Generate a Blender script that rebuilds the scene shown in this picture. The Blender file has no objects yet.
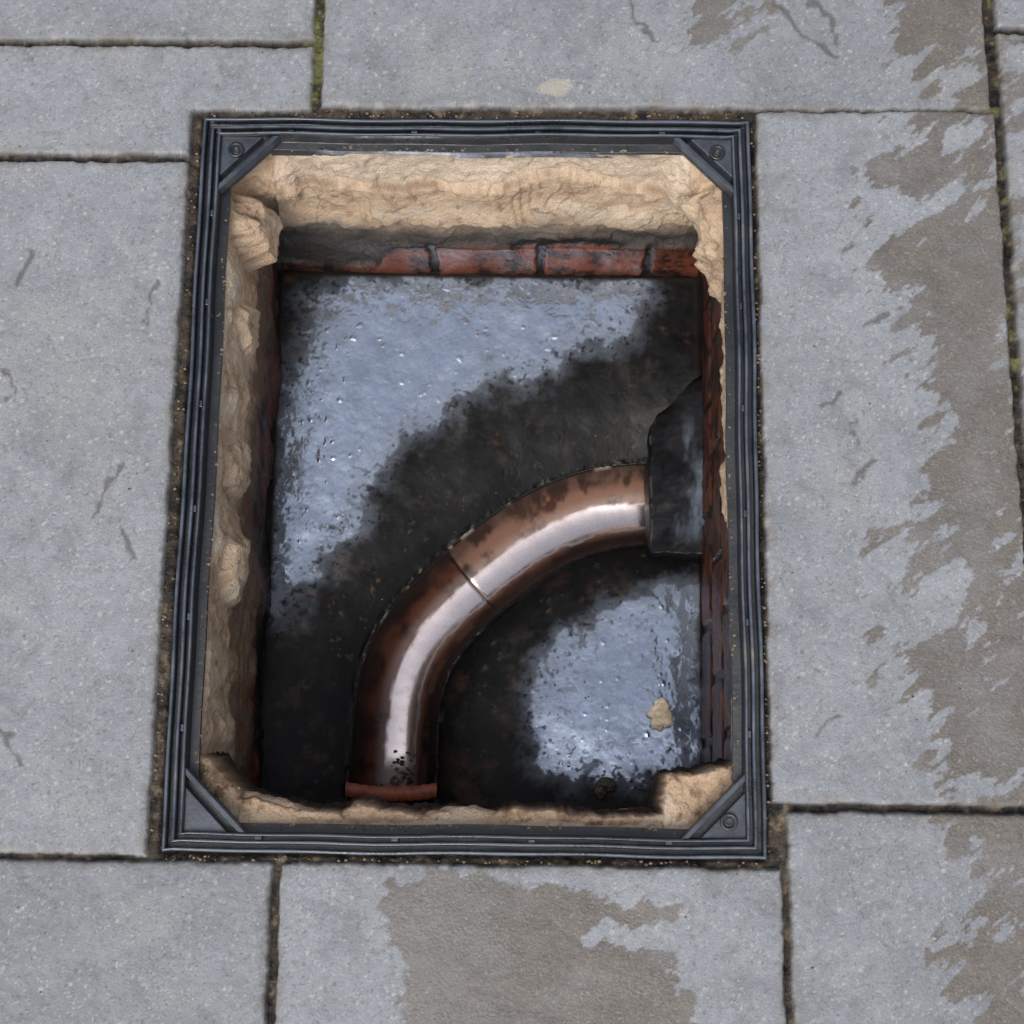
import bpy, math, numpy as np
from mathutils import Matrix, Vector
sc=bpy.context.scene
rng=np.random.default_rng(7)
# ---------------------------------------------------------------- noise
def _h(ix,iy,iz,seed):
    h=(ix.astype(np.int64)*374761393+iy.astype(np.int64)*668265263+iz.astype(np.int64)*2147483647+seed*974634777)&0xffffffff
    h=((h^(h>>13))*1274126177)&0xffffffff
    h=((h^(h>>16))*2246822519)&0xffffffff
    return ((h^(h>>15))&0xffffff)/float(0xffffff)
def vn2(x,y,seed=0):
    ix=np.floor(x);iy=np.floor(y);fx=x-ix;fy=y-iy
    fx=fx*fx*fx*(fx*(fx*6-15)+10);fy=fy*fy*fy*(fy*(fy*6-15)+10)
    z=np.zeros_like(ix)
    a=_h(ix,iy,z,seed);b=_h(ix+1,iy,z,seed);c=_h(ix,iy+1,z,seed);d=_h(ix+1,iy+1,z,seed)
    return (a*(1-fx)+b*fx)*(1-fy)+(c*(1-fx)+d*fx)*fy
def vn3(x,y,z,seed=0):
    ix=np.floor(x);iy=np.floor(y);iz=np.floor(z);fx=x-ix;fy=y-iy;fz=z-iz
    fx=fx*fx*(3-2*fx);fy=fy*fy*(3-2*fy);fz=fz*fz*(3-2*fz)
    def L(k):
        a=_h(ix,iy,iz+k,seed);b=_h(ix+1,iy,iz+k,seed);c=_h(ix,iy+1,iz+k,seed);d=_h(ix+1,iy+1,iz+k,seed)
        return (a*(1-fx)+b*fx)*(1-fy)+(c*(1-fx)+d*fx)*fy
    return L(0)*(1-fz)+L(1)*fz
def fb2(x,y,scale,octs=4,seed=0,gain=.5):   # scale = feature size mm ; returns about -1..1
    s=0;a=1;t=0
    X=x/scale;Y=y/scale
    for i in range(octs):
        ca,sa=math.cos(.6*i+.3),math.sin(.6*i+.3)
        s=s+a*(vn2(X*ca-Y*sa+17.3*i,X*sa+Y*ca+5.1*i,seed+i)*2-1);t+=a;a*=gain;X=X*2.03;Y=Y*2.03
    return s/t*1.4
def fb3(x,y,z,scale,octs=4,seed=0,gain=.5):
    s=0;a=1;t=0
    X=x/scale;Y=y/scale;Z=z/scale
    for i in range(octs):
        s=s+a*(vn3(X+17.3*i,Y+5.1*i,Z+3.7*i,seed+i)*2-1);t+=a;a*=gain;X=X*2.03;Y=Y*2.03;Z=Z*2.03
    return s/t*1.4
def ss(x,a,b):
    t=np.clip((x-a)/(b-a),0,1);return t*t*(3-2*t)
def mixc(c,col,m):
    return c*(1-m[...,None])+np.asarray(col)*m[...,None]
K=1.35
def S(r,g,b,k=K):
    v=np.array([r,g,b])/255.
    return np.where(v<=.04045,v/12.92,((v+.055)/1.055)**2.4)/k
def seg_dist(x,y,pts):
    best=np.full(x.shape,1e9);arc=np.zeros(x.shape);side=np.zeros(x.shape);acc=0
    for (ax,ay),(bx,by) in zip(pts[:-1],pts[1:]):
        dx,dy=bx-ax,by-ay;l=math.hypot(dx,dy)
        if l<1e-9: continue
        t=np.clip(((x-ax)*dx+(y-ay)*dy)/l/l,0,1)
        px=x-ax-t*dx;py=y-ay-t*dy;d=np.hypot(px,py)
        m=d<best
        best=np.where(m,d,best);arc=np.where(m,acc+t*l,arc);side=np.where(m,np.sign(dx*py-dy*px),side);acc+=l
    return best,arc,side
def poly_sdf(x,y,pts):   # positive inside
    d,_,_=seg_dist(x,y,pts+[pts[0]])
    ins=np.zeros(x.shape,bool);n=len(pts)
    for i in range(n):
        x1,y1=pts[i];x2,y2=pts[(i+1)%n]
        if y1==y2: continue
        c=((y1>y)!=(y2>y))&(x<(x2-x1)*(y-y1)/(y2-y1)+x1)
        ins^=c
    return np.where(ins,d,-d)
# ---------------------------------------------------------------- mesh helpers
def grid_mesh(name,co,mask=None,col=None,par=None,mat=None,flip=False,wrap=False):
    ny,nx=co.shape[:2]
    idx=np.arange(ny*nx).reshape(ny,nx)
    if wrap: idx=np.concatenate([idx,idx[:,:1]],1)
    q=np.stack([idx[:-1,:-1],idx[:-1,1:],idx[1:,1:],idx[1:,:-1]],-1)
    if mask is not None: q=q[mask]
    q=q.reshape(-1,4)
    if flip: q=q[:,::-1]
    used=np.unique(q);rm=np.full(ny*nx,-1);rm[used]=np.arange(len(used));q=rm[q]
    v=co.reshape(-1,3)[used]/1000.
    me=bpy.data.meshes.new(name)
    me.vertices.add(len(v));me.vertices.foreach_set('co',v.astype(np.float32).ravel())
    me.loops.add(q.size);me.loops.foreach_set('vertex_index',q.astype(np.int32).ravel())
    me.polygons.add(len(q));me.polygons.foreach_set('loop_start',np.arange(0,q.size,4,dtype=np.int32))
    me.polygons.foreach_set('use_smooth',np.ones(len(q),bool))
    me.update(calc_edges=True)
    for nm,a in(('Col',col),('Par',par)):
        if a is None: continue
        a=a.reshape(-1,3)[used];a=np.concatenate([a,np.ones((len(a),1))],1)
        at=me.attributes.new(nm,'FLOAT_COLOR','POINT');at.data.foreach_set('color',a.astype(np.float32).ravel())
    ob=bpy.data.objects.new(name,me);sc.collection.objects.link(ob)
    if mat: me.materials.append(mat)
    return ob
def py_mesh(name,verts,faces,mat,smooth=False,bevel=0,parent=None):
    me=bpy.data.meshes.new(name);me.from_pydata([tuple(c/1000. for c in v) for v in verts],[],faces);me.update()
    ob=bpy.data.objects.new(name,me);sc.collection.objects.link(ob);me.materials.append(mat)
    if smooth: me.polygons.foreach_set('use_smooth',[True]*len(me.polygons))
    if bevel:
        b=ob.modifiers.new('b','BEVEL');b.width=bevel/1000.;b.segments=2;b.limit_method='ANGLE'
    if parent: ob.parent=parent
    return ob
def empty(name):
    e=bpy.data.objects.new(name,None);sc.collection.objects.link(e);return e
# ---------------------------------------------------------------- materials
def vmat(name,var=.25,nscale=900,bump=.3,bdist=.001,bscale=500,spec=.5):
    m=bpy.data.materials.new(name);m.use_nodes=True;nt=m.node_tree;N=nt.nodes;L=nt.links
    p=N['Principled BSDF'];p.inputs['Specular IOR Level'].default_value=spec
    tc=N.new('ShaderNodeTexCoord')
    a=N.new('ShaderNodeAttribute');a.attribute_name='Col'
    b=N.new('ShaderNodeAttribute');b.attribute_name='Par'
    n=N.new('ShaderNodeTexNoise');n.inputs['Scale'].default_value=nscale;n.inputs['Detail'].default_value=3
    L.new(tc.outputs['Object'],n.inputs['Vector'])
    mr=N.new('ShaderNodeMapRange');mr.inputs[1].default_value=.25;mr.inputs[2].default_value=.75
    mr.inputs[3].default_value=1-var;mr.inputs[4].default_value=1+var;L.new(n.outputs['Fac'],mr.inputs[0])
    vm=N.new('ShaderNodeVectorMath');vm.operation='SCALE';L.new(a.outputs['Color'],vm.inputs[0]);L.new(mr.outputs[0],vm.inputs['Scale'])
    L.new(vm.outputs[0],p.inputs['Base Color'])
    sp=N.new('ShaderNodeSeparateColor');L.new(b.outputs['Color'],sp.inputs[0])
    L.new(sp.outputs[0],p.inputs['Roughness']);L.new(sp.outputs[1],p.inputs['Metallic'])
    n2=N.new('ShaderNodeTexNoise');n2.inputs['Scale'].default_value=bscale;n2.inputs['Detail'].default_value=4
    L.new(tc.outputs['Object'],n2.inputs['Vector'])
    mu=N.new('ShaderNodeMath');mu.operation='MULTIPLY';L.new(n2.outputs['Fac'],mu.inputs[0]);L.new(sp.outputs[2],mu.inputs[1])
    bp=N.new('ShaderNodeBump');bp.inputs['Strength'].default_value=bump;bp.inputs['Distance'].default_value=bdist
    L.new(mu.outputs[0],bp.inputs['Height']);L.new(bp.outputs[0],p.inputs['Normal'])
    return m
def pmat(name,c1,c2,rough=.5,scale=60,bump=.2,bscale=400,lo=.4,hi=.65):
    m=bpy.data.materials.new(name);m.use_nodes=True;nt=m.node_tree;N=nt.nodes;L=nt.links
    p=N['Principled BSDF'];p.inputs['Roughness'].default_value=rough
    tc=N.new('ShaderNodeTexCoord')
    n=N.new('ShaderNodeTexNoise');n.inputs['Scale'].default_value=scale;n.inputs['Detail'].default_value=8;n.inputs['Roughness'].default_value=.65
    L.new(tc.outputs['Object'],n.inputs['Vector'])
    cr=N.new('ShaderNodeValToRGB');cr.color_ramp.elements[0].position=lo;cr.color_ramp.elements[1].position=hi
    cr.color_ramp.elements[0].color=(*c1,1);cr.color_ramp.elements[1].color=(*c2,1)
    L.new(n.outputs['Fac'],cr.inputs[0]);L.new(cr.outputs[0],p.inputs['Base Color'])
    n2=N.new('ShaderNodeTexNoise');n2.inputs['Scale'].default_value=bscale;n2.inputs['Detail'].default_value=4;L.new(tc.outputs['Object'],n2.inputs['Vector'])
    bp=N.new('ShaderNodeBump');bp.inputs['Strength'].default_value=bump;bp.inputs['Distance'].default_value=.001
    L.new(n2.outputs['Fac'],bp.inputs['Height']);L.new(bp.outputs[0],p.inputs['Normal'])
    return m
# ================================================================= PAVING
def rect_in(x,y,x0,x1,y0,y1): return np.minimum(np.minimum(x-x0,x1-x),np.minimum(y-y0,y1-y))
SL=[[(-900,-161,429.5,1000)],
    [(-900,-160,354.5,424.5),(-900,-277,308,424.5)],
    [(-152,501,359.5,1000)],
    [(-900,-277,-351.5,302.5)],
    [(269.5,504,-300.5,358)],
    [(511,1100,-300,441)],
    [(511,1100,447,1000)],
    [(282,1100,-900,-306)],
    [(-159,277,-900,-355.5)],
    [(-900,-166,-900,-355.5)]]
def paving(x,y,fine=True):
    wx=fb2(x,y,26,4,11)*1.5;wy=fb2(x,y,26,4,21)*1.5
    xs=x+wx-(y*-.010)*(x>480)*(x<540)-(y+307)*-.012*(y<-303)*(x>0)*(x<400)
    ys=y+wy
    best=np.full(x.shape,-50.);sid=np.zeros(x.shape)
    for i,rs in enumerate(SL):
        d=np.max([rect_in(xs,ys,*r) for r in rs],0)
        m=d>best;best=np.where(m,d,best);sid=np.where(m,i+1,sid)
    core=(x>-900)&(x<1100)&(y>-900)&(y<1000)
    gx=(x+900+300*(np.floor((y+900)/450)%2))/600;gy=(y+900)/450
    fx=gx-np.floor(gx);fy=gy-np.floor(gy)
    dg=np.minimum(np.minimum(fx,1-fx)*600,np.minimum(fy,1-fy)*450)-4
    dout=np.maximum(np.maximum(-900-x,x-1100),np.maximum(-900-y,y-1000))
    dg=np.minimum(dg,dout-4)
    best=np.where(core,best,dg);sid=np.where(core,sid,20+np.floor(gx)*3+np.floor(gy)*7)
    d=best+fb2(x,y,7,2,17)*.7
    edge=ss(d,-.6,2.2)
    tone=_h(sid,sid*0,sid*0,5)-.5
    low=fb2(x+sid*311,y+sid*97,110,4,31)
    rv=fb2(x+sid*50,y,38,5,41)
    rg=np.abs(fb2(x-sid*70,y+sid*33,60,4,43))      # riven ridges
    z=edge*(7.5)+low*1.7*edge+rv*1.1*edge-ss(rg,.12,0)*.4*edge+(1-edge)*(fb2(x,y,7,3,51)*1.3-.5)-7.5-ss(d,6,0)*.8*edge
    chip=ss(fb2(x,y,11,3,61),.35,.7)*ss(d,8,0)*edge
    z-=chip*2.0
    marks=[[(-470,-140),(-452,-170),(-455,-205),(-430,-235),(-402,-258),(-396,-275)],[(-460,-185),(-462,-240)],[(-322,-2),(-338,-28),(-346,-52)],
           [(-320,-58),(-312,-74),(-303,-84)],[(-425,210),(-430,175)],[(-435,90),(-428,68)],[(365,138),(388,150)],[(330,-222),(312,-236)],
           [(330,60),(342,75)],[(172,428),(158,452),(150,470)],[(290,478),(310,450),(318,436),(345,418)],[(330,474),(345,455),(350,430)],[(-300,180),(-306,140)],
           [(352,-8),(372,12)],[(360,30),(352,48)]]
    mk=np.zeros(x.shape)
    if fine:
        wob=fb2(x,y,14,3,71)*6;wob2=fb2(x,y,14,3,77)*6
        for k,pl in enumerate(marks):
            px=[p[0] for p in pl];py=[p[1] for p in pl]
            b=(x>min(px)-25)&(x<max(px)+25)&(y>min(py)-25)&(y<max(py)+25)
            dd=np.full(x.shape,99.);dd[b]=seg_dist((x+wob)[b],(y+wob2)[b],pl)[0]
            wd=2.8+2.2*fb2(x,y,18,2,73)
            mk=np.maximum(mk,ss(dd,wd+1.0,np.maximum(wd-2.0,.2)-.3))
        mk*=edge
        z-=mk*.7
    c=np.zeros(x.shape+(3,))+S(157,160,166)
    c*=(1+tone*.13+low*.07+rv*.09+fb2(x,y,4,2,81)*.10)[...,None]
    c=mixc(c,S(172,172,170),ss(fb2(x+900,y,70,4,83),.1,.9)*.4)
    c=mixc(c,S(134,137,143),ss(fb2(x,y-700,24,5,85),.2,.9)*.5)
    c=mixc(c,S(130,131,134),ss(rg,.05,0)*.35)
    if fine:
        g=_h(np.floor(x/1.7),np.floor(y/1.7),x*0,9);g2=_h(np.floor((x+.6)/2.6),np.floor((y+.9)/2.6),x*0,19)
        c=mixc(c,S(215,213,208),(g>.975)*.5+(g2>.993)*.5)
        c=mixc(c,S(95,92,90),((g<.035))*.45)
    rough=np.full(x.shape,.62)
    # --- damp
    a=math.radians(38);u=x*math.cos(a)+y*math.sin(a);w=-x*math.sin(a)+y*math.cos(a)
    st=fb2(u/2.8,w,11,5,91,.6)*.75+fb2(x,y,45,4,95)*.5
    bx=400+22*np.sin(y/60.+1)
    D1=ss(x,bx-55,bx+45)*.77
    D1=D1*(x<509)*(y<362)*(y>-300)*(1-.50*ss(np.abs(y+120),45,10)*ss(x,470,420))*(1-.35*ss(y,-225,-290))
    g=poly_sdf(x,y,[(-62,-372),(20,-366),(60,-378),(108,-372),(135,-388),(192,-386),(188,-400),(120,-402),(105,-416),(185,-432),(170,-446),(200,-466),(210,-700),(-40,-700),(-52,-470),(-38,-440),(-66,-410)])
    D2=np.clip(.62+g/22.,-1,1.3)*(y<-354)*(x<277)
    D3=ss(x,385,460)*.68*(y<-305)
    D4=ss(x+y*.35,520,600)*.85*(y>360)*(x<505)
    D4=np.maximum(D4,.42*ss(np.hypot(x-235,y-465),75,30)*(y>360))
    D5=.42*(x>510)*(y<445)
    df=np.maximum.reduce([D1,D2,D3,D4,D5])
    dm=ss(df+st*.75,.50,.58)*edge*(df>.05)
    d2m=ss(D2+st*.25+fb2(x,y,12,5,99)*.40,.50,.58)
    dm=np.where((y<-354)&(x<277),d2m*edge,dm)
    dm*=.80+.2*ss(fb2(x,y,50,3,107),-.5,.3)
    damp=np.zeros(x.shape+(3,))+S(122,115,107)
    damp*=(1+fb2(x,y,30,4,101)*.12+fb2(x,y,3.2,2,103)*.14)[...,None]
    if fine: damp=mixc(damp,S(168,158,145),(_h(np.floor(x/1.7),np.floor(y/1.7),x*0,29)>.96)*.6)
    c=c*(1-dm[...,None]*.9)+damp*dm[...,None]*.9
    c=mixc(c,S(104,102,101),mk*.8)
    rough=rough*(1-dm)+.48*dm
    ps=ss(np.hypot((x-76)/17,(y-380)/9)+fb2(x,y,9,4,105)*.25,1.15,.8)
    c=mixc(c,S(196,188,174),ps*.75)
    gr=ss(d,13,0)*(.30+.45*fb2(x,y,20,4,111))
    c=mixc(c,S(132,124,112),np.clip(gr,0,.7))
    c=mixc(c,S(195,192,186),chip*.55)
    # joint
    jc=np.zeros(x.shape+(3,))+S(58,51,43);jn=fb2(x,y,6,3,121)
    jc=mixc(jc,S(118,102,82),ss(jn,.15,.8))
    if fine: jc=mixc(jc,S(16,14,12),ss(fb2(x,y,9,3,127),.0,.5)*.95)
    mg=np.maximum.reduce([ss(np.abs(x+156),16,6)*(y>360)*.80,ss(np.abs(y-427),7,4)*ss(x,-260,-190)*(x<-150)*.7,ss(np.abs(y-360),8,4)*ss(x,330,400)*(x<515)*.7,
        ss(np.abs(x-508),9,5)*ss(y,20,90)*.5])
    mg=ss(mg+fb2(x,y,12,4,131)*.6,.60,.9)*(1-ss(d,.5,3))
    moss=np.zeros(x.shape+(3,))+S(92,98,58);moss=mixc(moss,S(128,116,76),ss(fb2(x,y,5,3,135),-.1,.5)*.8);moss*=(1+fb2(x,y,3,2,133)*.4)[...,None]
    fr=np.maximum(np.abs(x)-265,np.abs(y)-348)
    sur=ss(fr,26,18)*(d<3)
    sc_=np.zeros(x.shape+(3,))+S(74,64,54);sc_=mixc(sc_,S(132,117,97),ss(fb2(x,y,8,4,141),.2,.85));sc_=mixc(sc_,S(28,25,22),ss(fb2(x,y,13,4,143),-.1,.4)*.9)
    sc_=mixc(sc_,S(14,13,12),ss(fr,5,.5)*.85)
    jc=jc*(1-sur[...,None])+sc_*sur[...,None]
    jc=jc*(1-mg[...,None])+moss*mg[...,None]
    c=jc*(1-edge[...,None])+c*edge[...,None]
    z=z+mg*2.2*(1-edge)+sur*(1-edge)*(fb2(x,y,10,4,151)*1.6+.3)-sur*(1-edge)*ss(fr,5,0)*3
    par=np.stack([rough,np.zeros(x.shape),.55+.45*(1-edge)+dm*.2],-1)
    return z,np.clip(c,.004,1),par
pave_m=vmat('paving_stone',.18,700,1.0,.0016,380,.35)
step=1.6
xs=np.arange(-544,624.1,step);ys=np.arange(-560,560.1,step)
X,Y=np.meshgrid(xs,ys)
Z,C,P=paving(X,Y)
cx=(X[:-1,:-1]+X[1:,1:])/2;cy=(Y[:-1,:-1]+Y[1:,1:])/2
mask=~((np.abs(cx)<262)&(np.abs(cy)<345))
pav=grid_mesh('stone_paving',np.stack([X,Y,Z],-1),mask,C,P,pave_m)
xs2=np.arange(-2400,2400.1,8.);ys2=np.arange(-2400,2400.1,8.)
X2,Y2=np.meshgrid(xs2,ys2)
Z2,C2,P2=paving(X2,Y2,False)
cx=(X2[:-1,:-1]+X2[1:,1:])/2;cy=(Y2[:-1,:-1]+Y2[1:,1:])/2
mask=~((cx>-544)&(cx<624)&(cy>-560)&(cy<560))
o=grid_mesh('outer_paving',np.stack([X2,Y2,Z2],-1),mask,C2,P2,pave_m);o.parent=pav
gm=pmat('ground_gravelly',(.16,.155,.15),(.26,.25,.24),.9,3,.4,60)
R0,R1=2396,600000
gv=[(-R1,-R1,-9),(R1,-R1,-9),(R1,R1,-9),(-R1,R1,-9),(-R0,-R0,-9),(R0,-R0,-9),(R0,R0,-9),(-R0,R0,-9)]
py_mesh('ground',gv,[(0,1,5,4),(1,2,6,5),(2,3,7,6),(3,0,4,7)],gm)
# ================================================================= FRAME
frame=empty('manhole_frame')
plastic=bpy.data.materials.new('black_plastic');plastic.use_nodes=True
def mk_plastic(m):
    nt=m.node_tree;N=nt.nodes;L=nt.links;p=N['Principled BSDF']
    tc=N.new('ShaderNodeTexCoord')
    n=N.new('ShaderNodeTexNoise');n.inputs['Scale'].default_value=22;n.inputs['Detail'].default_value=9;n.inputs['Roughness'].default_value=.7
    L.new(tc.outputs['Object'],n.inputs['Vector'])
    cr=N.new('ShaderNodeValToRGB');e=cr.color_ramp.elements
    e[0].position=.35;e[0].color=(.022,.029,.043,1);e[1].position=.60;e[1].color=(.080,.098,.130,1)
    x=e.new(.69);x.color=(.17,.155,.135,1)
    L.new(n.outputs['Fac'],cr.inputs[0])
    sx=N.new('ShaderNodeSeparateXYZ');L.new(tc.outputs['Object'],sx.inputs[0])
    mz=N.new('ShaderNodeMapRange');mz.inputs[1].default_value=-.0045;mz.inputs[2].default_value=-.003;mz.inputs[3].default_value=.9;mz.inputs[4].default_value=0
    L.new(sx.outputs[2],mz.inputs[0])
    mx=N.new('ShaderNodeMix');mx.data_type='RGBA';mx.inputs[7].default_value=(.008,.009,.011,1)
    L.new(mz.outputs[0],mx.inputs[0]);L.new(cr.outputs[0],mx.inputs[6]);L.new(mx.outputs[2],p.inputs['Base Color'])
    mr=N.new('ShaderNodeMapRange');mr.inputs[1].default_value=.4;mr.inputs[2].default_value=.65;mr.inputs[3].default_value=.22;mr.inputs[4].default_value=.6
    L.new(n.outputs['Fac'],mr.inputs[0]);L.new(mr.outputs[0],p.inputs['Roughness'])
    p.inputs['IOR'].default_value=1.7
    n2=N.new('ShaderNodeTexNoise');n2.inputs['Scale'].default_value=260;n2.inputs['Detail'].default_value=4;L.new(tc.outputs['Object'],n2.inputs['Vector'])
    bp=N.new('ShaderNodeBump');bp.inputs['Strength'].default_value=.3;bp.inputs['Distance'].default_value=.001
    L.new(n2.outputs['Fac'],bp.inputs['Height']);L.new(bp.outputs[0],p.inputs['Normal'])
mk_plastic(plastic)
prof=[(0,-45),(0,-2.5),(.8,-1),(2.4,-.8),(3.2,-1.6),(3.6,-10),(7.6,-10),(7.9,-2.6),(8.6,-1.6),(10.2,-1.6),(10.8,-2.6),(11.1,-10),(14.4,-10),(14.6,-3.2),(15.0,-2.4),(16.4,-2.6),(17.2,-4),(18,-19),(26,-20),(26,-25),(20,-25),(20,-45)]
nseg=60;vv=[];ff=[]
cor=[(-1,1),(1,1),(1,-1),(-1,-1)]
ring=[]
for k in range(4):
    a,b=cor[k],cor[(k+1)%4]
    for i in range(nseg): ring.append((a,b,i/nseg))
nr=len(ring);npf=len(prof)
for (a,b,t) in ring:
    for (d,z) in prof:
        hx,hy=265-d,348-d
        x=(a[0]*(1-t)+b[0]*t)*hx;y=(a[1]*(1-t)+b[1]*t)*hy
        w=.6*math.sin(x*.021+y*.017)+.4*math.sin(x*.05-y*.043)
        vv.append((x+w*(abs(a[0]+b[0])>1),y+w*(abs(a[1]+b[1])>1),z+w*.35))
for i in range(nr):
    j=(i+1)%nr
    for k in range(npf-1): ff.append((i*npf+k,j*npf+k,j*npf+k+1,i*npf+k+1))
fo=py_mesh('rim',vv,ff,plastic,False,.35,frame)
plate=pmat('bracket_plastic',(.018,.023,.032),(.075,.09,.115),.32,26,.25,260,.35,.65)
plate.node_tree.nodes['Principled BSDF'].inputs['IOR'].default_value=1.7
def bracket(sx,sy,screw):
    ix,iy=sx*248.4,sy*331.4
    L_=58
    def hp(q,e=0):
        m=(L_-q*1.4142)
        return (ix-sx*m,iy) if e==0 else (ix,iy-sy*m)
    A=(ix,iy)
    def tri(pts,z0,z1,nm,bv=.8,mat=plastic):
        n=len(pts);v=[(p[0],p[1],z1) for p in pts]+[(p[0],p[1],z0) for p in pts]
        f=[tuple(range(n)),tuple(range(2*n-1,n-1,-1))]+[(i,i+n,(i+1)%n+n,(i+1)%n) for i in range(n)]
        return py_mesh(nm,v,f,mat,False,bv,frame)
    tri([A,hp(0,0),hp(0,1)],-22,-16,'corner_base')
    tri([A,hp(12,0),hp(12,1)],-16.5,-8,'corner_plate',1.0,plate)
    tri([hp(5,0),hp(.5,0),hp(.5,1),hp(5,1)],-18,-5.5,'corner_rib',.7,plate)
    if screw:
        c=(sx*233,sy*316.5)
        v=[];f=[];n=28;pr=[(7.8,-8.5),(7.8,-5.6),(7.0,-5.0),(5.6,-5.0),(5.0,-5.6),(4.9,-10),(4.2,-10),(4.0,-7.4),(3.2,-7.0),(2.0,-7.0),(1.8,-9.4),(.01,-9.4)]
        for i in range(n):
            a=2*math.pi*i/n
            for (r,z) in pr: v.append((c[0]+r*math.cos(a),c[1]+r*math.sin(a),z))
        m=len(pr)
        for i in range(n):
            j=(i+1)%n
            for k in range(m-1): f.append((i*m+k,j*m+k,j*m+k+1,i*m+k+1))
        py_mesh('screw_boss',v,f,plastic,True,0,frame)
bracket(-1,1,True);bracket(1,1,True);bracket(1,-1,True);bracket(-1,-1,False)
for (x,y) in [(-180,335.2),(-60,335.2),(60,335.2),(180,335.2),(-180,-335.2),(-60,-335.2),(60,-335.2),(180,-335.2)]+[(s*252.3,y) for s in(-1,1) for y in(-240,-140,-40,60,160,250)]:
    hx,hy=(3,1.4) if abs(y)>330 else (1.4,3)
    v=[(x+a*hx,y+b*hy,z) for z in(-3.8,-10.5) for a,b in((-1,-1),(1,-1),(1,1),(-1,1))]
    py_mesh('lug',v,[(0,1,2,3),(7,6,5,4),(0,4,5,1),(1,5,6,2),(2,6,7,3),(3,7,4,0)],plastic,False,.4,frame)
# ================================================================= CHAMBER
chamber=empty('inspection_chamber')
rough_m=vmat('mortar_and_brick',.20,600,1.0,.0018,420,.4)
nz=190
zz=np.linspace(-22,-318,nz)
Tz=np.interp(-zz,[22,60,120,190,200,280,320],[329,326,318,303,298,290,290])
Lz=np.interp(-zz,[22,60,120,190,205,280,320],[-243,-242,-240,-236,-235,-232,-232])
Rz=np.interp(-zz,[22,60,120,190,205,280,320],[247,248,248,247,246,245,245])
Bz=np.interp(-zz,[22,60,120,190,205,280,320],[-327,-324,-318,-312,-308,-305,-305])
rz=np.interp(-zz,[22,90,150,200,320],[40,34,24,8,6])
def side(n): return (np.arange(n)+.5)/n
nA=26
PX=[];PY=[];NX=[];NY=[];SD=[]
def add(px,py,nx,ny,sd): PX.append(px);PY.append(py);NX.append(nx);NY.append(ny);SD.append(np.full(px.shape,sd))
r=rz[:,None];T=Tz[:,None];Lf=Lz[:,None];Rg=Rz[:,None];Bt=Bz[:,None]
def arc(cx_,cy_,a0,sd):
    a=np.radians(a0-90*side(nA))[None,:]
    add(cx_+r*np.cos(a),cy_+r*np.sin(a),-np.cos(a)+0*r,-np.sin(a)+0*r,sd)
t=side(300)[None,:];add(Lf+r+(Rg-Lf-2*r)*t,T+0*t,0*t+0*r,-1+0*t+0*r,0)
arc(Rg-r,T-r,90,.5)
t=side(340)[None,:];add(Rg+0*t,T-r+(Bt-T+2*r)*t,-1+0*t+0*r,0*t+0*r,1)
arc(Rg-r,Bt+r,0,1.5)
t=side(250)[None,:];add(Rg-r+(Lf-Rg+2*r)*t,Bt+0*t,0*t+0*r,1+0*t+0*r,2)
arc(Lf+r,Bt+r,-90,2.5)
t=side(340)[None,:];add(Lf+0*t,Bt+r+(T-Bt-2*r)*t,1+0*t+0*r,0*t+0*r,3)
arc(Lf+r,T-r,180,3.5)
PX,PY,NX,NY,SD=[np.concatenate(a,1) for a in(PX,PY,NX,NY,SD)]
PX=np.where(PX>0,PX+(PX/245.)*(PY-0)/300.*5*(-zz[:,None]/280.),PX)
ZZ=np.repeat(zz[:,None],PX.shape[1],1)
top=(SD==0);rgt=(SD==1);bot=(SD==2);lft=(SD==3)
tl=(SD==3.5);tr=(SD==.5)
nb=fb3(PX,PY,ZZ,60,4,201)
bd=np.select([top,rgt,bot,lft],[-190.,-70.,-190.,-420.],-200.)+nb*np.where(top,13,22)
bd=np.where(top,bd-50*ss(PX,-90,-125),bd)
bd=np.where(rgt&(PY>180),-70-(PY-180)*1.3+nb*14,bd)
bd=np.where(SD>=2.5,-420,bd)
mort=ss(ZZ,bd-4,bd+4)
row=np.floor((ZZ+194)/75.)
ucoord=np.where(top|bot|(SD==.5)|(SD==2.5),PX,PY)
uo=(ucoord+55+row*59)/119.;fu=(uo-np.floor(uo))*119;fu=np.minimum(fu,119-fu)
uo=np.where(top,(ucoord+55)/119.,uo);fu=np.where(top,np.minimum((uo-np.floor(uo))*119,119-(uo-np.floor(uo))*119),fu)
fz=(ZZ+194)-row*75;fz=np.minimum(fz,75-fz)
jd=np.minimum(fu,fz)+fb3(PX,PY,ZZ,12,3,211)*2.2
brick=ss(jd,3.,6)
bid=_h(np.floor(uo),row,SD,77)
rd=1-np.abs(fb3(PX,PY,ZZ,60,4,225,.5))*1.6
st_=fb3(PX,PY,ZZ*1.3,85,3,227);stp=(np.floor(st_*3.2)+ss(st_*3.2-np.floor(st_*3.2),.38,.62))/3.2
D=(stp*8+rd*2.4-2)*mort+fb3(PX,PY,ZZ,16,5,231,.6)*(1.2+.8*mort)+fb3(PX,PY,ZZ,5,2,235)*.6*mort
D+=brick*(1-mort)*3.0+mort*3.5
ln=fb2(PX,PX*0,55,4,241)
lip=-86+ln*10
D+=top*mort*(-4.5*ss(ZZ,lip-3,lip+3)+4.5*ss(ZZ,lip+3,lip-3)*ss(ZZ,-200,-150))
lip2=-160+fb2(PX,PX*0,40,4,243)*14
D+=top*mort*(-5*ss(ZZ,lip2+4,lip2-6))
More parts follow.
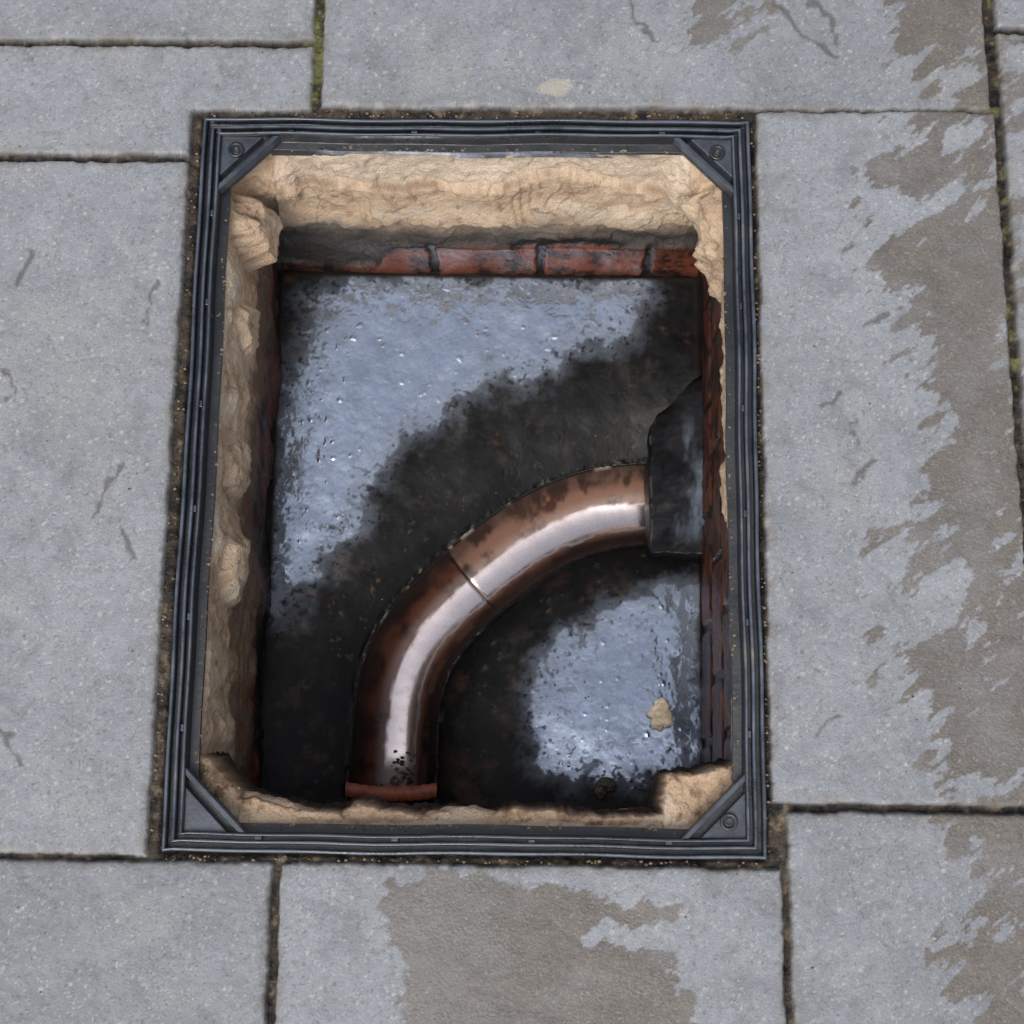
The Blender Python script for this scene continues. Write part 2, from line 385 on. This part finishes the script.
D+=bot*(6+7*fb2(PX,PX*0,60,4,245)+16*ss(PX,-90,-230))*np.exp(-((ZZ+46)/26.)**2)
D+=lft*(3+9*fb2(PY,PY*0+4,55,4,247))*np.exp(-((ZZ+95)/50.)**2)
lum=[(-226,262,-75,32,30),(-205,300,-80,30,12),(-240,165,-95,24,9),(-240,20,-110,26,9),(-238,-80,-100,30,10),
     (238,275,-80,42,20),(222,305,-75,36,18),(240,225,-90,28,8)]
for (lx,ly,lz,lr,la) in lum:
    dd=np.sqrt((PX-lx)**2+(PY-ly)**2+((ZZ-lz)*.7)**2)+fb3(PX,PY,ZZ,22,5,251,.6)*9
    D+=la*ss(dd,lr*1.2,lr*.75)
D*=ss(ZZ,-22+4,-40)*.85+.15
QX=PX+NX*D;QY=PY+NY*D
QZ=ZZ+fb3(PX,PY,ZZ,20,3,261)*2.5*ss(ZZ,-22,-40)
cv=fb3(PX,PY,ZZ,11,4,255,.6)
c=np.zeros(PX.shape+(3,))+S(208,182,154,1.14)
n1=fb3(PX,PY,ZZ,34,5,301);n2=fb3(PX,PY,ZZ,7,3,311)
c=mixc(c,S(228,213,193,1.14),ss(n1,.05,.8)*.8)
c=mixc(c,S(172,138,112,1.25),ss(-n1+n2*.3,.2,.9)*.75)
c=mixc(c,S(112,90,72,1.25),ss(cv,.35,.9)*.65)
c=mixc(c,S(92,74,60),ss(np.abs(fb3(PX,PY,ZZ,70,4,257)),.025,.0)*.55)
c=mixc(c,S(105,84,68),ss(np.abs(st_*3.2-np.floor(st_*3.2)-.5),.10,.0)*.3)
c=mixc(c,S(236,223,206,1.1),top*ss(ZZ,lip-4,lip+10)*.4)
c=mixc(c,S(110,88,68),top*ss(np.abs(ZZ-lip),4,0)*ss(fb2(PX,PX*0,30,3,263),-.3,.3)*.6)
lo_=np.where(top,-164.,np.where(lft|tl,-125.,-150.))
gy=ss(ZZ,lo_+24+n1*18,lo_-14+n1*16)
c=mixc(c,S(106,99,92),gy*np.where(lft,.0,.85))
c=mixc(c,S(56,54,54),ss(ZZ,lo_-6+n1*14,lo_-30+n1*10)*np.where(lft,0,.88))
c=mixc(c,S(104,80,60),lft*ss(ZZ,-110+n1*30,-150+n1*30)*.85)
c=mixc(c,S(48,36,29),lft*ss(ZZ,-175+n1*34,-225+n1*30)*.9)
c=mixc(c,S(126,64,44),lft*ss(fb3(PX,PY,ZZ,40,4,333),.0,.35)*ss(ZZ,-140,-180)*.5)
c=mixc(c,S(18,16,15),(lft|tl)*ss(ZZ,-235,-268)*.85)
bc=np.zeros(PX.shape+(3,))+S(132,72,50)
bc*=(1+(bid-.5)*.35)[...,None]
bc=mixc(bc,S(88,50,38),ss(n1,.0,.6)*.8);bc=mixc(bc,S(26,22,21),ss(fb3(PX,PY,ZZ,18,5,341,.6),-.1,.35)*.9)
bc=mixc(bc,S(170,104,74),ss(n2,.4,.9)*.5)
jc=np.zeros(PX.shape+(3,))+S(30,26,25);jc=mixc(jc,S(84,74,64),ss(n2,.3,.9)*.4)
bc=jc*(1-brick[...,None])+bc*brick[...,None]
bc=mixc(bc,S(120,98,80),ss(fb3(PX,PY,ZZ,24,4,351),.15,.5)*.5*(rgt))
bc=mixc(bc,S(30,26,24),(rgt)*(.35+.3*ss(n1,-.3,.5)))
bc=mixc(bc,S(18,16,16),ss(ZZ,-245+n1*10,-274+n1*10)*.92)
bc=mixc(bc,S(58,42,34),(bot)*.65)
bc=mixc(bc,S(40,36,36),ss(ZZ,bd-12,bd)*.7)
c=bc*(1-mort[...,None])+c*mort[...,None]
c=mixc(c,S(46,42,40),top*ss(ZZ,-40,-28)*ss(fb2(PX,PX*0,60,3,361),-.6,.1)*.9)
rough=.85-.45*ss(ZZ,np.maximum(bd,-200)+20,np.maximum(bd,-200)-10)
par=np.stack([rough,0*rough,.5+.5*mort],-1)
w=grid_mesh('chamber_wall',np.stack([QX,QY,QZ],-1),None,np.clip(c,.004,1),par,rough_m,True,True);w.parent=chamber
def fillet(name,poly,zt,drop,seed,wet=0):
    x0=min(p[0] for p in poly)-14;x1=max(p[0] for p in poly)+14;y0=min(p[1] for p in poly)-14;y1=max(p[1] for p in poly)+14
    X,Y=np.meshgrid(np.arange(x0,x1,1.2),np.arange(y0,y1,1.2))
    g=poly_sdf(X,Y,poly)+fb2(X,Y,26,5,seed,.55)*6
    h=zt+fb2(X,Y,24,5,seed+5,.58)*4.5+fb2(X,Y,6,3,seed+9)*.8
    Z=h-ss(g,5,-1.5)*5-drop*ss(g,2.5,-4)
    a=fb2(X,Y,18,5,seed+13);b_=fb2(X,Y,6,3,seed+17)
    c=np.zeros(X.shape+(3,))+S(205,176,146,1.2)
    c=mixc(c,S(225,206,184,1.2),ss(a,.1,.8)*.8);c=mixc(c,S(150,116,90),ss(-a+b_*.3,.15,.8)*.8)
    c=mixc(c,S(86,64,48),ss(b_,.4,.9)*.5);c=mixc(c,S(108,80,58),ss(Z,zt-6,zt-25)*.7);c=mixc(c,S(34,28,24),ss(Z,zt-30,zt-drop)*.9)
    c=mixc(c,S(126,80,62),wet*ss(a,-.4,.4)*.7+0*a)
    cc=(g[:-1,:-1]+g[1:,1:])/2
    par=np.stack([.8-.3*wet+0*X,0*X,.9+0*X],-1)
    o=grid_mesh(name,np.stack([X,Y,Z],-1),cc>-6,np.clip(c,.004,1),par,rough_m);o.parent=chamber
fillet('mortar_fillet',[(182,-276),(215,-268),(249,-262),(249,-331),(178,-331),(176,-300)],-31,70,801)
fillet('mortar_fillet',[(-249,-258),(-228,-262),(-205,-292),(-182,-300),(-120,-310),(-60,-331),(-249,-331)],-30,60,841)
fillet('mortar_fillet',[(-130,-308),(-60,-305),(0,-312),(70,-306),(120,-313),(185,-306),(185,-331),(-130,-331)],-34,60,871,.35)
# ================================================================= PIPE LINE
ctrl=[(-92,-322),(-91,-280),(-88,-188),(-73,-134),(-41,-89),(3,-47),(60,-4),(122,24),(187,34),(262,38)]
def catmull(P,n=24):
    P=[np.array(p,float) for p in P];P=[2*P[0]-P[1]]+P+[2*P[-1]-P[-2]];o=[]
    for i in range(1,len(P)-2):
        for k in range(n):
            t=k/n;p0,p1,p2,p3=P[i-1:i+3]
            o.append(.5*((2*p1)+(-p0+p2)*t+(2*p0-5*p1+4*p2-p3)*t*t+(-p0+3*p1-3*p2+p3)*t**3))
    o.append(P[-2]);return np.array(o)
cl=catmull(ctrl)
for _ in range(30):
    cl[1:-1]=cl[1:-1]*.5+(cl[:-2]+cl[2:])*.25
dl=np.r_[0,np.cumsum(np.hypot(*np.diff(cl,axis=0).T))];TOT=dl[-1]
def resamp(n):
    s=np.linspace(0,TOT,n);p=np.stack([np.interp(s,dl,cl[:,0]),np.interp(s,dl,cl[:,1])],1)
    tg=np.gradient(p,axis=0);tg/=np.hypot(tg[:,0],tg[:,1])[:,None];return s,p,tg
coarse=[tuple(p) for p in resamp(60)[1]]
# ================================================================= BENCHING
xs=np.arange(-262,272,1.2);ys=np.arange(-330,322,1.2)
X,Y=np.meshgrid(xs,ys)
dist,arcl,sd=seg_dist(X,Y,coarse)
rim=-297.
outer=sd>0
runo=np.where(outer,100.,72.)
t_=np.clip((dist-48)/runo,0,1)
rise=np.where(outer,26,20)
Z=rim+rise*(1-(1-t_)**1.7)
Z+=np.clip(dist-48-runo,0,400)*np.where(outer,.055,.045)
UL=poly_sdf(X,Y,[(-205,262),(-180,275),(-73,284),(178,280),(172,262),(158,230),(100,200),(65,182),(15,163),(-25,135),(-65,102),(-101,65),(-130,25),(-154,-15),(-185,-60),(-216,-108),(-228,-100),(-228,60),(-222,150),(-200,200),(-185,235)])
LR=poly_sdf(X,Y,[(96,-120),(140,-95),(176,-78),(240,-64),(240,-264),(200,-270),(153,-276),(100,-270),(66,-252),(56,-215),(58,-178),(74,-145)])
inn=np.maximum(UL,LR)
nf=fb2(X,Y,40,7,421,.62);hf=fb2(X,Y,7,4,425,.6)
rip=fb2(X,Y,9,4,411,.6)
Z+=fb2(X,Y,80,3,401)*1.5+fb2(X,Y,20,4,415)*.30*ss(dist,48,70)+rip*.16*ss(inn,-30,0)*(1+1.2*ss(inn,25,0))
Z+=ss(dist,53,47)*fb2(X,Y,14,4,413)*1.6
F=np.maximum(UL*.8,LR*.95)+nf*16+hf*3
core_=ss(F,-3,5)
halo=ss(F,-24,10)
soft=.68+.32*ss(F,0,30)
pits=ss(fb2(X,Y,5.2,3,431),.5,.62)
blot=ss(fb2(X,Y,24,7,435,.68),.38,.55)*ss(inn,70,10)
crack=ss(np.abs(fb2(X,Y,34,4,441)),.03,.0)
film_sheen=np.maximum(core_*soft,halo*.24)  # wet film with its sky reflection painted into colour and metalness
film_sheen=film_sheen*(1-.8*pits*ss(inn,70,-5))*(1-.6*blot)*(1-.3*crack)*(1-.14*ss(fb2(X,Y,15,5,437,.66),-.2,.7))
bub=ss(fb2(X,Y,8,2,451),.9,1.0)*film_sheen
Z+=-pits*.12*film_sheen-crack*.22+bub*.6
c=np.zeros(X.shape+(3,))+S(24,23,24)
m1=fb2(X,Y,30,6,461,.66);m2=fb2(X,Y,9,4,471,.66)
c=mixc(c,S(54,50,47),ss(m1+m2*.6,.2,1.)*.7)
c=mixc(c,S(7,7,8),ss(-m1+m2*.5,.0,.6)*.88)
silt=ss(fb2(X,Y,44,6,447,.66)+.15*hf,.25,.85)*ss(dist,60,100)
c=mixc(c,S(80,72,65),silt*.5)
br=ss(fb2(X,Y+300,38,5,481,.66)+.5*ss(dist,110,60)*(~outer)+.35*ss(Y,-150,-280)+.25*ss(X,-150,-230),.5,1.1)
c=mixc(c,S(92,68,50),br*.65)
c=mixc(c,S(150,118,84),ss(m2,.6,.95)*.35*ss(dist,160,60))
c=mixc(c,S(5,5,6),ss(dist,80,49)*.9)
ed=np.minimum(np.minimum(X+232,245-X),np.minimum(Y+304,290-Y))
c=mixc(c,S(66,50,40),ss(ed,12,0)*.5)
c=mixc(c,S(14,12,12),ss(ed,7,2)*.9);film_sheen=film_sheen*ss(ed,3,9)
sheen_c=S(196,208,228,1.0)*(1+.10*fb2(X,Y,18,5,491)[...,None])  # bluish tint of the painted sky reflection
c=c*(1-film_sheen[...,None]*.92)+sheen_c*film_sheen[...,None]*.92
rough=.40-.32*ss(film_sheen,0,.5)+.04*m1
metal=np.clip(film_sheen*.95,0,.9)
par=np.stack([np.clip(rough,.07,1),metal,.5-.15*film_sheen],-1)
cd=(dist[:-1,:-1]+dist[1:,1:])/2
wet_m=vmat('wet_benching',.10,300,.3,.001,300,.2)
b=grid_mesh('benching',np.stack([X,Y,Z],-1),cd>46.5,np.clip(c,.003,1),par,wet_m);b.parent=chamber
# ================================================================= CHANNEL PIPE
ns=420;s,p,tg=resamp(ns);nrm=np.stack([-tg[:,1],tg[:,0]],1)
dj=np.hypot(p[:,0]-(-4),p[:,1]-(-58));js=s[dj.argmin()]
prof=[(51.5,-318),(50.4,-302),(49.2,-299.2),(46.8,-298.6),(45.2,-299.6),(44.6,-303),(44.3,-309)]
na=50
arcp=[(44.2*math.cos(a),-312+42*math.sin(a)) for a in np.linspace(0,-math.pi,na)]
prof=prof+arcp+[(-q[0],q[1]) for q in prof[::-1]]
pr=np.array(prof);W=pr[:,0][None,:];H=pr[:,1][None,:]
S_=s[:,None]
seg2=ss(S_,js-1,js+1)
W=W*(1+.02*(1-seg2)+.012*np.sin(S_/60.))
gap=np.exp(-((S_-js)/1.5)**2)
H=H-gap*2.0*np.ones_like(W)+seg2*-1.5
PXc=p[:,0][:,None]+nrm[:,0][:,None]*W;PYc=p[:,1][:,None]+nrm[:,1][:,None]*W
PZc=H+fb2(PXc,PYc,30,3,501)*.25
ang=np.clip(pr[:,0][None,:]/44.2,-1.2,1.2)+0*S_       # +1 outer wall, -1 inner wall
lipm=(np.abs(pr[:,0])>44.55)[None,:]&(S_>-1)
q1=fb2(S_/2.2+0*ang,ang*40,12,4,511);q2=fb2(PXc,PYc,22,5,521,.6)
c=np.zeros(ang.shape+(3,))+S(102,62,48)
c=mixc(c,S(156,120,102),seg2*(.85+0*ang)*ss(ang,-.6,.0))
c=mixc(c,S(126,92,76),(1-seg2)*ss(np.abs(ang-.15),.46,.2)*.6)
c=mixc(c,S(58,32,26),ss(q2+.5*ss(np.abs(ang),.5,.95)*(1-.6*seg2),.10,.65)*.85)
c=mixc(c,S(26,18,16),ss(q1+q2*.5,.3,.9)*.65)
c=mixc(c,S(16,13,12),ss(ang+q1*.14,-.46,-.78)*.92)  # channel sides darkened: painted shade along with grime
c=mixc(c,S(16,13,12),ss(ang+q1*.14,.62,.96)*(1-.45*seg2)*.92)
c=mixc(c,S(118,82,64),(1-seg2)*ss(np.abs(ang+.68),.12,.04)*ss(q2,-.3,.3)*.5)
c=mixc(c,S(14,12,12),lipm*.95)
c=mixc(c,S(185,172,155),lipm*ss(fb2(S_+0*ang,ang*3,16,4,531),.25,.55)*(ang>0)*.6*ss(S_,130,190))
c=mixc(c,S(14,10,9),gap*np.ones_like(ang)*.9)
water_glint=ss(np.abs(ang+.06+.04*q2),.40+.06*q1,.30+.06*q1)  # wet strip along the invert, its highlight painted into the clay
water_glint=water_glint*(1-gap)*(1-.85*ss(S_,80,58))
water_glint*=1-.12*ss(fb2(PXc,PYc,9,4,541),.3,.8)
glow=ss(np.abs(ang+.02),.62,.28)*.12*(1-gap)  # faint painted spread around the highlight
wet_glint=np.maximum(water_glint,glow)
glint_c=S(255,240,238,1.0)
c=c*(1-wet_glint[...,None]*.95)+glint_c*wet_glint[...,None]*.95
rough=.36-.20*water_glint+.06*ss(q2,0,.8)
par=np.stack([rough,water_glint*.95,.35-.25*water_glint],-1)
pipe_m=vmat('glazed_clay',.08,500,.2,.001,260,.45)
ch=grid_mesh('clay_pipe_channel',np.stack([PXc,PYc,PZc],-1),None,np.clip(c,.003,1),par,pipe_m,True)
orange=pmat('orange_clay',S(206,116,86),S(140,70,50),.4,50,.6,300)
v=[];f=[];n=40
for i in range(n+1):
    a=math.pi+math.pi*i/n
    for (rr,yy) in((40,-281),(54,-281),(54,-293),(40,-293)):
        v.append((-91+rr*math.cos(a)*1.02,yy,-298+rr*math.sin(a)))
for i in range(n):
    for k in range(4): f.append((i*4+k,i*4+(k+1)%4,(i+1)*4+(k+1)%4,(i+1)*4+k))
f+= [(0,3,2,1),(n*4,n*4+1,n*4+2,n*4+3)]
o=py_mesh('socket_collar',v,f,orange,False,1.5);o.parent=ch
v=[];f=[]
for i in range(n+1):
    t=-1+2*i/n
    sag=-4.5*(1-t*t)
    for (yy,z_) in((-278,-298),(-277,-291),(-284,-289.5),(-292,-291),(-293,-298)):
        v.append((-91+t*49,yy+sag+.5*math.sin(i*1.7),z_+.4*math.sin(i*2.3)))
for i in range(n):
    for k in range(4): f.append((i*5+k,i*5+k+1,(i+1)*5+k+1,(i+1)*5+k))
o=py_mesh('socket_sill',v,f,orange,True,0);o.parent=ch
# ================================================================= MORTAR HOOD over outlet
U,V=np.meshgrid(np.linspace(0,1,80),np.linspace(0,1,150))
xl=np.interp(V,[0,.03,.60,.70,.85,1],[187,184,182,184,205,238])
yl=np.interp(V,[0,.64,1],[-32,102,186])
X=xl*(1-U)+256*U+fb2(V*150,V*0,20,4,601)*2.6*(1-U)
Y=yl+U*np.interp(V,[0,1],[-6,6])+fb2(U*90,V*0,20,3,603)*1.5
Z=-282+U*26+fb2(X,Y,30,4,611)*1.8+fb2(X,Y,8,3,613)*.3
Z=np.where(U<=.06,Z-(1-U/.06)**2*30,Z);Z=np.where(V<=.04,Z-(1-V/.04)**2*30,Z);Z=np.where(V>=.90,Z-((V-.90)/.10)**2*30,Z)
h1=fb2(X,Y,26,5,621,.6)
c=np.zeros(X.shape+(3,))+S(34,35,38);c=mixc(c,S(10,10,11),ss(h1,-.1,.6)*.85);c=mixc(c,S(60,60,62),ss(-h1,.3,.9)*.6)
c=mixc(c,S(104,98,92),ss(np.abs(U-.07),.025,.0)*ss(fb2(Y,X*0,14,3,641),-.1,.4)*.6)
c=mixc(c,S(10,10,10),ss(V,.10,.0)*.9)
wet_gloss=ss(fb2(X*1.3,Y*.5,30,6,631,.6),.05,.95)*.36*ss(U,.15,.4)*ss(V,.8,.5)*ss(V,.06,.2)  # streaky wet gloss, its grey-blue sheen painted into the hood colour
c=c*(1-wet_gloss[...,None]*.8)+S(180,192,212,1.)*wet_gloss[...,None]*.8
par=np.stack([.36-.2*wet_gloss,wet_gloss*.8,.5+0*wet_gloss],-1)
hd=grid_mesh('outlet_hood',np.stack([X,Y,Z],-1),None,np.clip(c,.003,1),par,wet_m);hd.parent=chamber
# ================================================================= LUMPS & GRIT
import bmesh
def lump_mesh(bm,cx_,cy_,cz_,r_,seed,flat=.6,sub=2):
    g=bmesh.ops.create_icosphere(bm,subdivisions=sub,radius=1)
    co=np.array([v.co[:] for v in g['verts']])
    k=1+.35*fb3(co[:,0]*10+seed*37,co[:,1]*10,co[:,2]*10,9,3,700)
    for v,q,kk in zip(g['verts'],co,k):
        v.co=((cx_+q[0]*r_*kk)/1000,(cy_+q[1]*r_*kk*.8)/1000,(cz_+q[2]*r_*kk*flat)/1000)
def lumps(name,items,mat,sub=2,smooth=True):
    bm=bmesh.new()
    for i,(a,b_,c_,r_) in enumerate(items): lump_mesh(bm,a,b_,c_,r_,i,.6,sub)
    me=bpy.data.meshes.new(name);bm.to_mesh(me);bm.free();me.materials.append(mat)
    if smooth: me.polygons.foreach_set('use_smooth',[True]*len(me.polygons))
    o=bpy.data.objects.new(name,me);sc.collection.objects.link(o);return o
crumb=pmat('crumbly_mortar',S(252,238,210,.9),S(226,202,166,.9),.9,200,.8,500)
lumps('mortar_lump',[(195,-203,-266,11),(198,-194,-266,9),(192,-213,-267,8),(202,-211,-266,8)],crumb,4)
dk=pmat('dark_mortar',S(120,108,92),S(66,58,50),.7,160,.8,500)
lumps('mortar_lump',[(138,-278,-268,9),(133,-285,-268,7)],dk,4)
it=[]
for i in range(420):
    sidek=rng.integers(0,4);tt=rng.uniform(-1,1)
    if sidek==0: a=(tt*262,352+rng.uniform(-2,6))
    elif sidek==1: a=(-268-rng.uniform(0,9),tt*345)
    elif sidek==2: a=(tt*262,-352-rng.uniform(-1,3))
    else: a=(267+rng.uniform(-1,2),tt*345)
    it.append((a[0],a[1],-5+rng.uniform(-1,1),rng.uniform(.6,1.8)))
grit_m=pmat('grit',S(160,140,112),S(76,64,50),.9,90,.4,500,.45,.55)
for i in range(130):
    it.append((rng.uniform(-480,500),rng.uniform(-480,470),.6,rng.uniform(.5,1.2)))
it=[q for q in it if not(abs(q[0])<262 and abs(q[1])<345)]
lumps('grit',it,grit_m,1,False)
it=[]
for i in range(160):
    x_,y_=rng.uniform(-225,235),rng.uniform(-298,285)
    d_=seg_dist(np.array([x_]),np.array([y_]),coarse)[0][0]
    if d_<52 or (x_>180 and -40<y_<190): continue
    it.append((x_,y_,-297+24*(1-(1-min((d_-48)/100,1))**1.7)+max(d_-148,0)*.055,rng.uniform(.5,1.7)))
for i in range(60): it.append((-84+rng.normal(0,9),-262+rng.normal(0,11),-350,rng.uniform(1,3.2)))
dg_=pmat('wet_grit',S(150,122,92),S(40,34,30),.5,90,.4,500,.4,.6)
lumps('debris',it,dg_,1,False)
it=[]
for i in range(420):
    sidek=rng.integers(0,4);tt=rng.uniform(-1,1)
    if sidek==0: a=(tt*190,325+rng.uniform(-3,4))
    elif sidek==1: a=(-242+rng.uniform(-3,4),tt*270)
    elif sidek==2: a=(tt*190,-325+rng.uniform(-3,3))
    else: a=(242+rng.uniform(-3,3),tt*270)
    it.append((a[0],a[1],-20,rng.uniform(.6,2.0)))
for i in range(90): it.append((-230+rng.normal(0,12),-300+rng.normal(0,12),-19,rng.uniform(.8,2.4)))
o=lumps('flange_grit',it,grit_m,1,False);o.parent=frame
# ================================================================= WORLD, SUN, CAMERA
wd=bpy.data.worlds.new('World');sc.world=wd;wd.use_nodes=True
nt=wd.node_tree;bg=nt.nodes['Background'];sky=nt.nodes.new('ShaderNodeTexSky');sky.sky_type='NISHITA';sky.sun_disc=False
EL,AZ=58,200
sky.sun_elevation=math.radians(EL);sky.sun_rotation=math.radians(AZ);sky.dust_density=4;sky.air_density=1.0;sky.ozone_density=1
hs=nt.nodes.new('ShaderNodeHueSaturation');hs.inputs['Saturation'].default_value=.42   # overcast: washed out sky
nt.links.new(sky.outputs[0],hs.inputs['Color']);nt.links.new(hs.outputs[0],bg.inputs[0]);bg.inputs[1].default_value=.15
sl=bpy.data.lights.new('sun','SUN');sl.energy=1.5;sl.angle=math.radians(25);sl.color=(1,.97,.92)
so=bpy.data.objects.new('sun',sl);sc.collection.objects.link(so)
el,az=math.radians(EL),math.radians(AZ)
dv=Vector((math.sin(az)*math.cos(el),math.cos(az)*math.cos(el),math.sin(el)))
so.rotation_euler=dv.to_track_quat('Z','Y').to_euler()
cam=bpy.data.cameras.new('camera');co=bpy.data.objects.new('camera',cam);sc.collection.objects.link(co)
cam.sensor_width=36;cam.lens=1500/1024*36;cam.clip_start=.05;cam.clip_end=3000
Rm=Matrix.Rotation(.01217,3,'Z')@Matrix.Rotation(.01286,3,'Y')@Matrix.Rotation(.2102,3,'X')
co.matrix_world=Matrix.Translation((.06004,-.32726,1.34003))@Rm.to_4x4()
sc.camera=co
sc.view_settings.view_transform='Standard';sc.view_settings.look='None';sc.view_settings.exposure=0
